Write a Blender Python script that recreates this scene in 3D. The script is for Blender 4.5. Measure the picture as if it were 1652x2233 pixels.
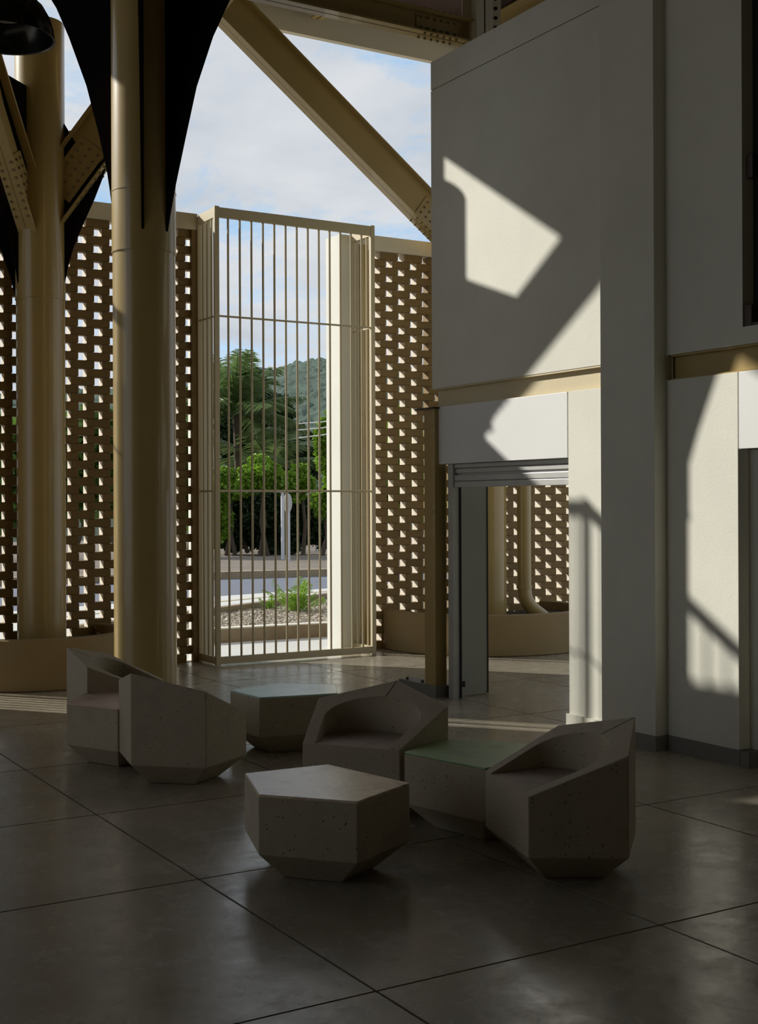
import bpy, bmesh, math, random
from mathutils import Vector, Matrix
random.seed(7)
D = bpy.data
SC = bpy.context.scene
for o in list(D.objects):
    D.objects.remove(o)
COL = SC.collection
R = math.radians
pi = math.pi

# ------------------------------------------------------------------ camera
YAW = 0.54133
FPX = 2791.3
cam_d = D.cameras.new('camera')
cam = D.objects.new('camera', cam_d)
COL.objects.link(cam)
cam_d.sensor_fit = 'VERTICAL'
cam_d.sensor_height = 36.0
cam_d.lens = FPX / 2233.0 * 36.0
cam_d.shift_y = -18.3 / 2233.0
cam_d.clip_end = 3000
cam.matrix_world = (Matrix.Translation((0, 0, 1.7)) @ Matrix.Rotation(-YAW, 4, 'Z')
                    @ Matrix.Rotation(pi / 2, 4, 'X') @ Matrix.Rotation(-0.00418, 4, 'Z'))
SC.camera = cam

# ------------------------------------------------------------------ exposure, sky, sun
SC.view_settings.view_transform = 'Standard'
SC.view_settings.look = 'None'
SC.view_settings.gamma = 1.0
SC.view_settings.use_curve_mapping = False
SC.view_settings.exposure = 0.28

W = D.worlds.new('sky')
SC.world = W
W.use_nodes = True
nt = W.node_tree
nt.nodes.clear()


def N(t, typ, **kw):
    n = t.nodes.new(typ)
    for k, v in kw.items():
        setattr(n, k, v)
    return n


def build_sky():
    L = nt.links.new
    tc = N(nt, 'ShaderNodeTexCoord')
    sep = N(nt, 'ShaderNodeSeparateXYZ')
    L(tc.outputs['Generated'], sep.inputs[0])
    up = N(nt, 'ShaderNodeMath', operation='MAXIMUM')
    L(sep.outputs['Z'], up.inputs[0]); up.inputs[1].default_value = 0.0
    den = N(nt, 'ShaderNodeMath', operation='ADD')
    L(up.outputs[0], den.inputs[0]); den.inputs[1].default_value = 0.16
    dv = N(nt, 'ShaderNodeVectorMath', operation='DIVIDE')
    cmb = N(nt, 'ShaderNodeCombineXYZ')
    L(tc.outputs['Generated'], dv.inputs[0])
    for i in range(3):
        L(den.outputs[0], cmb.inputs[i])
    L(cmb.outputs[0], dv.inputs[1])
    mp = N(nt, 'ShaderNodeMapping')
    mp.inputs['Location'].default_value = (3.3, 3.9, 5.1)
    mp.inputs['Scale'].default_value = (1.0, 1.0, 0.35)
    L(dv.outputs[0], mp.inputs[0])
    n1 = N(nt, 'ShaderNodeTexNoise')
    n1.inputs['Scale'].default_value = 2.3
    n1.inputs['Detail'].default_value = 11
    n1.inputs['Roughness'].default_value = 0.66
    n1.inputs['Distortion'].default_value = 0.25
    L(mp.outputs[0], n1.inputs['Vector'])
    ramp = N(nt, 'ShaderNodeValToRGB')
    ramp.color_ramp.elements[0].position = 0.33
    ramp.color_ramp.elements[1].position = 0.495
    L(n1.outputs['Fac'], ramp.inputs[0])
    grad = N(nt, 'ShaderNodeValToRGB')
    e = grad.color_ramp.elements
    e[0].position = 0.0; e[0].color = (0.42, 0.51, 0.60, 1)
    e[1].position = 0.6; e[1].color = (0.155, 0.29, 0.47, 1)
    m = grad.color_ramp.elements.new(0.22); m.color = (0.20, 0.345, 0.51, 1)
    L(up.outputs[0], grad.inputs[0])
    n2 = N(nt, 'ShaderNodeTexNoise')
    n2.inputs['Scale'].default_value = 3.2
    n2.inputs['Detail'].default_value = 6
    L(mp.outputs[0], n2.inputs['Vector'])
    cl = N(nt, 'ShaderNodeValToRGB')
    cl.color_ramp.elements[0].position = 0.35; cl.color_ramp.elements[0].color = (0.325, 0.35, 0.385, 1)
    cl.color_ramp.elements[1].position = 0.68; cl.color_ramp.elements[1].color = (0.42, 0.435, 0.455, 1)
    L(n2.outputs['Fac'], cl.inputs[0])
    mx = N(nt, 'ShaderNodeMixRGB')
    L(ramp.outputs[0], mx.inputs[0]); L(grad.outputs[0], mx.inputs[1]); L(cl.outputs[0], mx.inputs[2])
    bg = N(nt, 'ShaderNodeBackground')
    bg.inputs['Strength'].default_value = 1.45
    L(mx.outputs[0], bg.inputs[0])
    out = N(nt, 'ShaderNodeOutputWorld')
    L(bg.outputs[0], out.inputs[0])


build_sky()

SUN = Vector((1.0, -1.28, -0.794)).normalized()      # direction the light travels
sun_d = D.lights.new('sun', 'SUN')
sun_d.energy = 3.9
sun_d.angle = R(0.62)
sun_d.color = (1.0, 0.965, 0.885)
sun = D.objects.new('sun', sun_d)
COL.objects.link(sun)
sun.rotation_euler = SUN.to_track_quat('-Z', 'Y').to_euler()

# ------------------------------------------------------------------ materials
MATS = {}


def mat(name, col, rough=0.6, var=0.12, scale=3.0, bump=0.0, bscale=40.0, metal=0.0, spec=0.5, objvar=0.0,
        pores=0.0, stains=None, coat=0.0, rvar=0.0):
    """procedural paint / plaster / concrete: noise tone variation, fine relief, optional pores"""
    m = D.materials.new(name)
    m.use_nodes = True
    t = m.node_tree
    L = t.links.new
    b = t.nodes['Principled BSDF']
    b.inputs['Roughness'].default_value = rough
    b.inputs['Metallic'].default_value = metal
    b.inputs['Specular IOR Level'].default_value = spec
    b.inputs['Coat Weight'].default_value = coat
    geo = N(t, 'ShaderNodeNewGeometry')
    nz = N(t, 'ShaderNodeTexNoise')
    nz.inputs['Scale'].default_value = scale
    nz.inputs['Detail'].default_value = 8
    nz.inputs['Roughness'].default_value = 0.62
    L(geo.outputs['Position'], nz.inputs['Vector'])
    mr = N(t, 'ShaderNodeMapRange')
    mr.inputs['From Min'].default_value = 0.25
    mr.inputs['From Max'].default_value = 0.75
    mr.inputs['To Min'].default_value = 1 - var
    mr.inputs['To Max'].default_value = 1 + var
    L(nz.outputs['Fac'], mr.inputs['Value'])
    val = mr.outputs[0]
    if objvar:
        oi = N(t, 'ShaderNodeObjectInfo')
        m2 = N(t, 'ShaderNodeMapRange')
        m2.inputs['To Min'].default_value = 1 - objvar
        m2.inputs['To Max'].default_value = 1 + objvar
        L(oi.outputs['Random'], m2.inputs['Value'])
        mu = N(t, 'ShaderNodeMath', operation='MULTIPLY')
        L(val, mu.inputs[0]); L(m2.outputs[0], mu.inputs[1])
        val = mu.outputs[0]
    base = N(t, 'ShaderNodeRGB')
    base.outputs[0].default_value = (*col, 1)
    csock = base.outputs[0]
    if stains:
        n3 = N(t, 'ShaderNodeTexNoise')
        n3.inputs['Scale'].default_value = stains[1]
        n3.inputs['Detail'].default_value = 9
        n3.inputs['Roughness'].default_value = 0.7
        L(geo.outputs['Position'], n3.inputs['Vector'])
        rp = N(t, 'ShaderNodeValToRGB')
        rp.color_ramp.elements[0].position = stains[2]
        rp.color_ramp.elements[1].position = stains[3]
        L(n3.outputs['Fac'], rp.inputs[0])
        mx = N(t, 'ShaderNodeMixRGB')
        L(rp.outputs[0], mx.inputs[0]); L(csock, mx.inputs[1])
        mx.inputs[2].default_value = (*stains[0], 1)
        csock = mx.outputs[0]
    vm = N(t, 'ShaderNodeVectorMath', operation='SCALE')
    L(csock, vm.inputs[0]); L(val, vm.inputs['Scale'])
    csock = vm.outputs[0]
    hgt = None
    if pores:
        vo = N(t, 'ShaderNodeTexVoronoi')
        vo.inputs['Scale'].default_value = pores
        L(geo.outputs['Position'], vo.inputs['Vector'])
        sel = N(t, 'ShaderNodeSeparateXYZ')
        L(vo.outputs['Color'], sel.inputs[0])
        th = N(t, 'ShaderNodeMapRange')            # only some cells hold a pore, of varied size
        th.inputs['From Min'].default_value = 0.6
        th.inputs['From Max'].default_value = 1.0
        th.inputs['To Min'].default_value = 0.0
        th.inputs['To Max'].default_value = 0.26
        L(sel.outputs[0], th.inputs['Value'])
        lt = N(t, 'ShaderNodeMath', operation='LESS_THAN')
        L(vo.outputs['Distance'], lt.inputs[0]); L(th.outputs[0], lt.inputs[1])
        mx = N(t, 'ShaderNodeMixRGB')
        L(lt.outputs[0], mx.inputs[0]); L(csock, mx.inputs[1])
        mx.inputs[2].default_value = (col[0] * .25, col[1] * .23, col[2] * .2, 1)
        csock = mx.outputs[0]
    L(csock, b.inputs['Base Color'])
    if rvar:
        n5 = N(t, 'ShaderNodeTexNoise')
        n5.inputs['Scale'].default_value = 4.5
        n5.inputs['Detail'].default_value = 12
        n5.inputs['Roughness'].default_value = 0.75
        L(geo.outputs['Position'], n5.inputs['Vector'])
        r5 = N(t, 'ShaderNodeMapRange')
        r5.inputs['From Min'].default_value = 0.3
        r5.inputs['From Max'].default_value = 0.7
        r5.inputs['To Min'].default_value = rough - rvar
        r5.inputs['To Max'].default_value = rough + rvar
        L(n5.outputs['Fac'], r5.inputs['Value'])
        L(r5.outputs[0], b.inputs['Roughness'])
    if bump:
        n4 = N(t, 'ShaderNodeTexNoise')
        n4.inputs['Scale'].default_value = bscale
        n4.inputs['Detail'].default_value = 6
        L(geo.outputs['Position'], n4.inputs['Vector'])
        bp = N(t, 'ShaderNodeBump')
        bp.inputs['Strength'].default_value = bump
        bp.inputs['Distance'].default_value = 0.01
        L(n4.outputs['Fac'], bp.inputs['Height'])
        L(bp.outputs[0], b.inputs['Normal'])
    MATS[name] = m
    return m


mat('white_plaster', (0.72, 0.705, 0.61), 0.75, 0.07, 1.3, 0.12, 60, stains=((0.62, 0.61, 0.53), 0.9, 0.52, 0.85))
mat('smooth_white', (0.72, 0.72, 0.70), 0.55, 0.03, 1.0, 0.04, 30)
mat('cream_render', (0.74, 0.68, 0.54), 0.75, 0.06, 1.5, 0.1, 70)
mat('white_render', (0.66, 0.655, 0.59), 0.75, 0.06, 1.5, 0.1, 70)
mat('grey_base', (0.20, 0.19, 0.17), 0.6, 0.12, 3)
mat('tan_paint', (0.41, 0.295, 0.11), 0.30, 0.07, 2.0, 0.04, 9, coat=0.35)
mat('cream_paint', (0.62, 0.53, 0.34), 0.4, 0.06, 2.0, 0.05, 25)
mat('gate_paint', (0.52, 0.44, 0.28), 0.45, 0.05, 2.0)
mat('dark_paint', (0.010, 0.008, 0.009), 0.9, 0.1, 2.0, spec=0.02)
mat('bolt_paint', (0.22, 0.17, 0.09), 0.5, 0.1, 5)
mat('brick_paint', (0.245, 0.155, 0.052), 0.7, 0.10, 4.0, 0.25, 90, objvar=0.10)
mat('brick_end', (0.74, 0.67, 0.55), 0.75, 0.08, 5.0, 0.2, 90)
mat('floor_concrete', (0.41, 0.365, 0.285), 0.24, 0.20, 1.1, 0.07, 16, objvar=0.06, stains=((0.27, 0.235, 0.175), 1.7, 0.28, 0.82), rvar=0.13, spec=0.36)
mat('joint_dark', (0.05, 0.045, 0.035), 0.9, 0.2, 5)
mat('cast_concrete', (0.43, 0.365, 0.265), 0.75, 0.14, 4.0, 0.25, 55, objvar=0.05, pores=57.3, stains=((0.33, 0.265, 0.165), 4.0, 0.5, 0.8))
mat('seat_concrete', (0.42, 0.34, 0.27), 0.7, 0.14, 5.0, 0.15, 55, stains=((0.16, 0.12, 0.09), 5.0, 0.5, 0.8))
mat('peach_top', (0.78, 0.65, 0.50), 0.25, 0.10, 4.0, 0.08, 40, stains=((0.52, 0.38, 0.27), 5.5, 0.50, 0.66))
mat('teal_top', (0.58, 0.76, 0.70), 0.22, 0.12, 5.0, 0.08, 40, stains=((0.40, 0.53, 0.48), 6.0, 0.5, 0.72))
mat('green_top', (0.29, 0.42, 0.20), 0.38, 0.12, 5.0, 0.08, 40, stains=((0.11, 0.15, 0.08), 6.0, 0.5, 0.75))
mat('pink_top', (0.55, 0.40, 0.31), 0.42, 0.12, 5.0, 0.08, 40, stains=((0.2, 0.13, 0.1), 6.0, 0.5, 0.75))
mat('planter_render', (0.30, 0.215, 0.10), 0.8, 0.10, 2.0, 0.15, 60)
mat('soil', (0.06, 0.045, 0.03), 0.95, 0.3, 8, 0.6, 30)
mat('shutter_metal', (0.50, 0.50, 0.48), 0.4, 0.08, 6, metal=0.3)
mat('door_panel', (0.40, 0.40, 0.34), 0.55, 0.05, 2)
mat('black_gap', (0.008, 0.008, 0.008), 0.8, 0.1, 2)
mat('dark_glass', (0.03, 0.03, 0.032), 0.25, 0.1, 2)
mat('brown_frame', (0.06, 0.04, 0.028), 0.5, 0.1, 2)
mat('roof_deck', (0.05, 0.022, 0.015), 0.7, 0.15, 1.5)
mat('fascia_paint', (0.70, 0.62, 0.46), 0.6, 0.05, 1.0)
mat('lamp_black', (0.012, 0.012, 0.013), 0.18, 0.05, 4)
mat('lamp_diffuser', (0.35, 0.33, 0.27), 0.5, 0.05, 4)
mat('pavement', (0.62, 0.61, 0.57), 0.8, 0.06, 1.2, 0.1, 40)
mat('curb_concrete', (0.30, 0.24, 0.16), 0.85, 0.14, 3.0, 0.2, 40, stains=((0.20, 0.13, 0.08), 4, 0.5, 0.8))
mat('curb_cap', (0.775, 0.750, 0.675), 0.8, 0.06, 3.0)
mat('gravel_stone', (0.450, 0.400, 0.325), 0.85, 0.55, 9.0)
mat('gravel_bed', (0.20, 0.17, 0.13), 0.95, 0.3, 9.0)
mat('asphalt', (0.163, 0.175, 0.213), 0.85, 0.12, 2.0)
mat('yellow_line', (0.50, 0.40, 0.18), 0.8, 0.1, 2.0)
mat('dirt_and_shade', (0.20, 0.165, 0.13), 0.95, 0.25, 1.2)  # bare ground, and the tree-shade tone of the far walk
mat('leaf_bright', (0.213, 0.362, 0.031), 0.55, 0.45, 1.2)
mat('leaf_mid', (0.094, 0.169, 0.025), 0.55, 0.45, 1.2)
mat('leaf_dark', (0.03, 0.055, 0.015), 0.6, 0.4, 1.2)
mat('palm_leaf', (0.138, 0.206, 0.062), 0.35, 0.35, 1.0, spec=0.7)
mat('areca_leaf', (0.250, 0.413, 0.050), 0.45, 0.3, 4.0)
mat('dry_leaf', (0.28, 0.20, 0.05), 0.6, 0.3, 2.0)
mat('bark', (0.09, 0.065, 0.045), 0.9, 0.3, 4.0)
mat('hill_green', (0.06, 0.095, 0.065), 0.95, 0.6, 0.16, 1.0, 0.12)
mat('hill_haze', (0.08, 0.13, 0.17), 0.95, 0.4, 0.06)  # distance haze is mixed into this blue base colour
mat('pole_white', (0.60, 0.62, 0.66), 0.4, 0.04, 4)
mat('sign_metal', (0.42, 0.42, 0.40), 0.3, 0.08, 4, metal=0.5)
mat('wire_grey', (0.5, 0.5, 0.5), 0.5, 0.02, 4)
mat('fence_white', (0.6, 0.6, 0.6), 0.6, 0.04, 4)

for nm in ('leaf_bright', 'leaf_mid', 'leaf_dark', 'palm_leaf', 'areca_leaf'):
    t = MATS[nm].node_tree
    b = t.nodes['Principled BSDF']
    src = b.inputs['Base Color'].links[0].from_socket
    tr = N(t, 'ShaderNodeBsdfTranslucent')
    ms = N(t, 'ShaderNodeMixShader')
    ms.inputs[0].default_value = 0.35
    t.links.new(src, tr.inputs[0])
    t.links.new(b.outputs[0], ms.inputs[1])
    t.links.new(tr.outputs[0], ms.inputs[2])
    t.links.new(ms.outputs[0], t.nodes['Material Output'].inputs[0])


# ------------------------------------------------------------------ helpers
class MB:
    """collects verts / faces; build() links ONE mesh object"""

    def __init__(s):
        s.v = []; s.f = []; s.mi = []

    def face(s, pts, m=0):
        i = len(s.v)
        s.v += [tuple(p) for p in pts]
        s.f.append(tuple(range(i, i + len(pts)))); s.mi.append(m)

    def add(s, vs, fs, m=0):
        i = len(s.v)
        s.v += [tuple(p) for p in vs]
        for f in fs:
            s.f.append(tuple(i + k for k in f)); s.mi.append(m)
        return s

    def box(s, x0, x1, y0, y1, z0, z1, m=0):
        vs = [(x0, y0, z0), (x1, y0, z0), (x1, y1, z0), (x0, y1, z0), (x0, y0, z1), (x1, y0, z1), (x1, y1, z1), (x0, y1, z1)]
        return s.add(vs, [(0, 3, 2, 1), (4, 5, 6, 7), (0, 1, 5, 4), (1, 2, 6, 5), (2, 3, 7, 6), (3, 0, 4, 7)], m)

    def obox(s, o, ax, ay, az, m=0):
        """box from corner o with edge vectors ax ay az"""
        o, ax, ay, az = map(Vector, (o, ax, ay, az))
        vs = [o, o + ax, o + ax + ay, o + ay, o + az, o + ax + az, o + ax + ay + az, o + ay + az]
        return s.add(vs, [(0, 3, 2, 1), (4, 5, 6, 7), (0, 1, 5, 4), (1, 2, 6, 5), (2, 3, 7, 6), (3, 0, 4, 7)], m)

    def tube(s, p0, p1, r0, r1=None, n=12, cap=True, m=0):
        p0, p1 = Vector(p0), Vector(p1)
        r1 = r0 if r1 is None else r1
        d = (p1 - p0).normalized()
        a = d.orthogonal().normalized(); b = d.cross(a)
        vs = []
        for p, r in ((p0, r0), (p1, r1)):
            for i in range(n):
                t = 2 * pi * i / n
                vs.append(p + a * (r * math.cos(t)) + b * (r * math.sin(t)))
        fs = [(i, (i + 1) % n, n + (i + 1) % n, n + i) for i in range(n)]
        if cap:
            fs += [tuple(range(n - 1, -1, -1)), tuple(range(n, 2 * n))]
        return s.add(vs, fs, m)

    def lathe(s, prof, c=(0, 0), n=48, a0=0.0, a1=2 * pi, m=0, closed=True):
        """prof: list of (r, z) around the vertical axis at c"""
        k = n if closed else n + 1
        vs = []
        for r, z in prof:
            for i in range(k):
                t = a0 + (a1 - a0) * i / n
                vs.append((c[0] + r * math.cos(t), c[1] + r * math.sin(t), z))
        fs = []
        for j in range(len(prof) - 1):
            for i in range(n):
                i2 = (i + 1) % k
                fs.append((j * k + i, j * k + i2, (j + 1) * k + i2, (j + 1) * k + i))
        return s.add(vs, fs, m)

    def sweep(s, pts, r, n=10, m=0):
        pts = [Vector(p) for p in pts]
        vs = []
        a = None
        for i, p in enumerate(pts):
            d = (pts[min(i + 1, len(pts) - 1)] - pts[max(i - 1, 0)]).normalized()
            a = d.orthogonal().normalized() if a is None else (a - d * a.dot(d)).normalized()
            b = d.cross(a)
            rr = r[i] if isinstance(r, (list, tuple)) else r
            for k in range(n):
                t = 2 * pi * k / n
                vs.append(p + a * (rr * math.cos(t)) + b * (rr * math.sin(t)))
        fs = []
        for i in range(len(pts) - 1):
            for k in range(n):
                k2 = (k + 1) % n
                fs.append((i * n + k, i * n + k2, (i + 1) * n + k2, (i + 1) * n + k))
        fs += [tuple(range(n - 1, -1, -1)), tuple(range((len(pts) - 1) * n, len(pts) * n))]
        return s.add(vs, fs, m)

    def mesh(s, name):
        me = D.meshes.new(name)
        me.from_pydata(s.v, [], s.f)
        if any(s.mi):
            me.polygons.foreach_set('material_index', s.mi)
        me.update()
        return me

    def build(s, name, m, parent=None, smooth=None, bevel=0.0, loc=None):
        me = s.mesh(name)
        for k in (m if isinstance(m, (list, tuple)) else [m]):
            me.materials.append(MATS[k])
        return put(name, me, parent, smooth, bevel, loc)


def put(name, me, parent=None, smooth=None, bevel=0.0, loc=None):
    o = D.objects.new(name, me)
    COL.objects.link(o)
    if loc is not None:
        o.location = loc
    if parent is not None:
        o.parent = parent
    if smooth:
        bm = bmesh.new(); bm.from_mesh(me)
        bmesh.ops.remove_doubles(bm, verts=bm.verts, dist=1e-5)
        for f in bm.faces:
            f.smooth = True
        lim = R(smooth)
        for e in bm.edges:
            if len(e.link_faces) == 2 and e.calc_face_angle(0) > lim:
                e.smooth = False
        bm.to_mesh(me); bm.free()
    if bevel:
        bm = bmesh.new(); bm.from_mesh(me)
        bmesh.ops.remove_doubles(bm, verts=bm.verts, dist=1e-5)
        es = [e for e in bm.edges if len(e.link_faces) == 2 and e.calc_face_angle(0) > R(12)]
        bmesh.ops.bevel(bm, geom=es, offset=bevel, segments=2, profile=0.6, affect='EDGES', clamp_overlap=True)
        bm.to_mesh(me); bm.free()
    return o


def empty(name, loc=(0, 0, 0), rz=0.0):
    o = D.objects.new(name, None)
    COL.objects.link(o)
    o.location = loc
    o.rotation_euler = (0, 0, rz)
    o.empty_display_size = 0.1
    return o


def tag(o, label, cat=None, group=None, kind=None):
    o['label'] = label
    if cat: o['category'] = cat
    if group: o['group'] = group
    if kind or cat in ('column', 'post', 'beam'): o['kind'] = kind or 'thing'
    return o


def struct(name, label=None):
    o = empty(name)
    o['kind'] = 'structure'
    if label: o['label'] = label
    return o


FW = Vector((math.sin(YAW), math.cos(YAW), 0))
RT = Vector((math.cos(YAW), -math.sin(YAW), 0))


def at(right, fwd, z=0.0):
    """a point of the place given as metres right of / ahead of where the photographer stood"""
    p = RT * right + FW * fwd
    return Vector((p.x, p.y, z))


def uvat(u, v, d):
    """point d metres ahead on the sight line (used once to lay out the street)"""
    return at((u - 826) / FPX * d, d, 1.7 - (v - 1098.2 + 0.00418 * (u - 826)) / FPX * d)


def pix(p):
    q = Vector(p) - Vector((0, 0, 1.7))
    d = q.dot(FW)
    return 826 + q.dot(RT) / d * FPX, 1098.2 - q.z / d * FPX


# ------------------------------------------------------------------ floor
XJ = [-9.0, -6.4, -4.3, -3.0, -1.68, -0.36, 0.96, 2.286, 3.615, 4.99, 6.345, 7.60, 8.93, 10.26, 12.5]
YJ = [-6.0, -4.4, -3.0, -1.6, -0.2, 1.1, 2.45, 3.834, 5.40, 6.82, 8.23, 9.87, 11.32, 12.98]
floor = struct('floor')
MB().box(-9.2, 12.7, -6.2, 13.0, -0.20, -0.012).build('joint_bed', 'joint_dark', floor)
for i in range(len(XJ) - 1):
    for j in range(len(YJ) - 1):
        g = 0.006
        MB().box(XJ[i] + g, XJ[i + 1] - g, YJ[j] + g, YJ[j + 1] - g, -0.06, 0.0).build('floor_slab', 'floor_concrete', floor)

# ------------------------------------------------------------------ right-hand block: facade plane x = XF
XF = 6.24
ZB0, ZB1 = 2.555, 2.712            # recessed steel beam
WT = 0.22
wr = struct('wall_right')
MB().box(XF, XF + WT, 7.09, 9.46, ZB1, 5.345).build('upper_panel', 'white_plaster', wr)
MB().box(XF, XF + WT, 7.09, 9.46, 5.353, 5.60).build('parapet_panel', 'white_plaster', wr)
MB().box(XF + .02, XF + WT - .02, 7.1, 9.44, 5.34, 5.36).build('panel_groove', 'grey_base', wr)
# end wall of the upper storey and its floor
MB().box(XF + WT, 11.0, 9.24, 9.46, ZB1, 5.60).build('end_panel', 'white_plaster', wr)
MB().box(XF + WT, 11.0, -4.0, 9.24, ZB1, 2.86).build('storey_slab', 'white_plaster', wr)
MB().box(XF + WT, 11.0, -4.0, 9.24, 5.3, 5.45).build('roof_slab', 'white_plaster', wr)
# steel I-beam in the slot between storeys
bm_ = MB()
bm_.box(XF + .05, XF + .07, 6.52, 9.44, ZB0 - .01, ZB1)
bm_.box(XF + .005, XF + .12, 6.52, 9.44, ZB1 - .014, ZB1 - .001)
bm_.box(XF + .005, XF + .12, 6.52, 9.44, ZB0 - .02, ZB0 - .006)
bm_.build('steel_beam', 'cream_paint', wr)
# lintel panel and pier under it
MB().box(XF, XF + .12, 7.598, 9.40, 2.043, 2.545).build('lintel_panel', 'smooth_white', wr, bevel=.004)
MB().box(XF, XF + .30, 7.06, 7.588, 0, 2.545).build('pier', 'white_plaster', wr, bevel=.004)
MB().box(XF - .018, XF + .318, 7.05, 7.606, 0, 0.10).build('skirting', 'white_plaster', wr)
# tall pilaster
MB().box(XF - .11, XF + .25, 6.535, 7.09, 0, 7.6).build('pilaster', 'white_plaster', wr, bevel=.004)
MB().box(XF - .13, XF + .25, 6.515, 7.11, 0, 0.10).build('skirting', 'grey_base', wr)
# wall between pilaster and second doorway
MB().box(XF, XF + .10, 5.884, 6.535, 0, 2.54).build('lower_panel', 'white_plaster', wr, bevel=.004)
MB().box(XF - .018, XF + .06, 5.866, 6.535, 0, 0.10).build('skirting', 'grey_base', wr)
MB().box(XF, XF + WT, 5.84, 6.535, ZB1, 7.6).build('upper_panel', 'white_plaster', wr)
MB().box(XF, XF + WT, 4.4, 5.84, ZB1, 2.825).build('sill_panel', 'white_plaster', wr)
MB().box(XF, XF + .12, 4.4, 5.876, 2.043, 2.54).build('lintel_panel', 'smooth_white', wr, bevel=.004)
b2 = MB()
b2.box(XF + .05, XF + .07, 4.4, 6.50, ZB0 - .01, ZB1)
b2.box(XF + .01, XF + .12, 4.4, 6.50, ZB1 - .014, ZB1 - .001)
b2.box(XF + .01, XF + .12, 4.4, 6.50, ZB0 - .02, ZB0 - .006)
b2.build('steel_beam', 'tan_paint', wr)
MB().box(XF, XF + WT, -4.0, 4.4, 0, 7.6).build('end_wall_panel', 'white_plaster', wr)
MB().box(XF + WT + 2.6, XF + WT + 2.8, -4.0, 7.0, 0, 7.6).build('inner_wall', 'white_plaster', wr)
MB().box(XF + .30, XF + 2.9, 6.90, 7.05, 0, 2.7).build('inner_wall', 'white_plaster', wr)

# doorway with roller shutter
d1 = struct('door_1', 'doorway with raised metal roller shutter and white leaf folded back')
sh = empty('roller_shutter'); sh.parent = d1
zs = [(1.838, 1.888), (1.893, 1.942), (1.962, 1.998), (2.006, 2.040)]
for k, (a, b) in enumerate(zs):
    q = MB()
    q.box(XF + .055 + (.012 if k == 2 else 0), XF + .085, 7.59, 9.20, a, b)
    q.build('shutter_slat', 'shutter_metal', sh, bevel=.004)
MB().box(XF + .04, XF + .13, 9.20, 9.275, 0.0, 2.04).build('guide_rail', 'shutter_metal', d1)
MB().box(XF + .088, XF + .10, 7.59, 9.2, 1.84, 2.3).build('shutter_curtain', 'shutter_metal', sh)
MB().box(XF + .105, XF + .12, 9.187, 9.20, 0.0, 2.04).build('guide_slot', 'black_gap', d1)
lf = MB().box(6.337, 6.70, 9.285, 9.33, 0.008, 2.02).build('doorway_panel', 'door_panel', d1)
MB().box(6.70, 6.712, 9.28, 9.335, 0.008, 2.02).build('edge_strip', 'dark_glass', lf)
MB().box(6.325, 6.337, 9.28, 9.335, 0.008, 2.02).build('edge_strip', 'black_gap', lf)
MB().box(XF + .125, XF + .14, 9.165, 9.19, .10, .15).build('floor_bolt', 'brown_frame', d1)

# second doorway (dark) and upper window
d2 = struct('door_2', 'dark second doorway at the right edge')
MB().box(XF + .10, XF + .14, 5.80, 5.884, 0, 2.04).build('door_frame', 'white_plaster', d2)
MB().box(XF - .015, XF + .15, 5.79, 5.884, 0, 0.10).build('skirting', 'grey_base', d2)
MB().box(XF + .14, XF + .17, 4.4, 5.80, 0, 2.04).build('doorway_panel', 'dark_glass', d2)  # dark sheet standing in for the unlit interior of the opening
MB().box(XF + .11, XF + .15, 5.785, 5.81, 0.13, 0.19).build('floor_bolt', 'brown_frame', d2)
w1 = struct('window_1', 'dark upper window at the right edge')
MB().box(XF + .10, XF + .13, 4.4, 5.84, 2.825, 7.4).build('window_pane', 'dark_glass', w1)
MB().box(XF + .01, XF + .10, 5.775, 5.842, 2.828, 2.96).build('window_frame', 'brown_frame', w1)
MB().box(XF + .01, XF + .10, 4.4, 5.77, 2.828, 2.845).build('window_frame', 'brown_frame', w1)
MB().box(XF + .05, XF + .10, 4.4, 5.70, 2.86, 2.94).build('window_sill', 'white_plaster', w1)
MB().box(XF + .03, XF + .10, 5.78, 5.83, 3.78, 3.93).build('hinge', 'brown_frame', w1, bevel=.008)

# steel post beside the doorway
post = tag(empty('steel_post', (6.25, 9.44, 0)), 'brown steel post on a dark base block, left of the shutter doorway', 'post')
q = MB(); q.box(-.05, .065, -.08, .09, 0.1, 2.53); q.build('shaft', 'tan_paint', post)
MB().box(-.07, .09, -.11, .50, 0, 0.10).build('base_block', 'grey_base', post)
MB().box(-.075, .08, -.10, .20, 2.53, 2.545).build('top_plate', 'brown_frame', post)
for yy in (.15, .40):
    MB().tube((-.04, yy, .1), (-.04, yy, .125), .014, n=8).build('anchor_bolt', 'brown_frame', post)

# ------------------------------------------------------------------ roof
cl = struct('ceiling')
MB().box(-9.2, 14.0, -6.2, 13.05, 7.55, 7.7).build('roof_deck', 'roof_deck', cl)
MB().box(-9.2, 14.0, 12.98, 13.06, 7.07, 7.6).build('fascia', 'fascia_paint', cl)


MB().box(3.362, 3.47, 12.93, 13.05, 6.66, 7.07).build('eave_shade_box', 'fascia_paint', cl)  # hidden box added under the eave to shade the upper panel's far edge


def ibeam(mb, p0, p1, dep, wid, tf=.016, tw=.012, up=(0, 0, 1)):
    p0, p1 = Vector(p0), Vector(p1)
    d = (p1 - p0)
    u = Vector(up); u = (u - d.normalized() * u.dot(d.normalized())).normalized()
    s = d.normalized().cross(u)
    mb.obox(p0 - s * tw / 2 - u * dep / 2, d, s * tw, u * dep)
    mb.obox(p0 - s * wid / 2 - u * dep / 2, d, s * wid, u * tf)
    mb.obox(p0 - s * wid / 2 + u * (dep / 2 - tf), d, s * wid, u * tf)
    return d.normalized(), u, s


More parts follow.
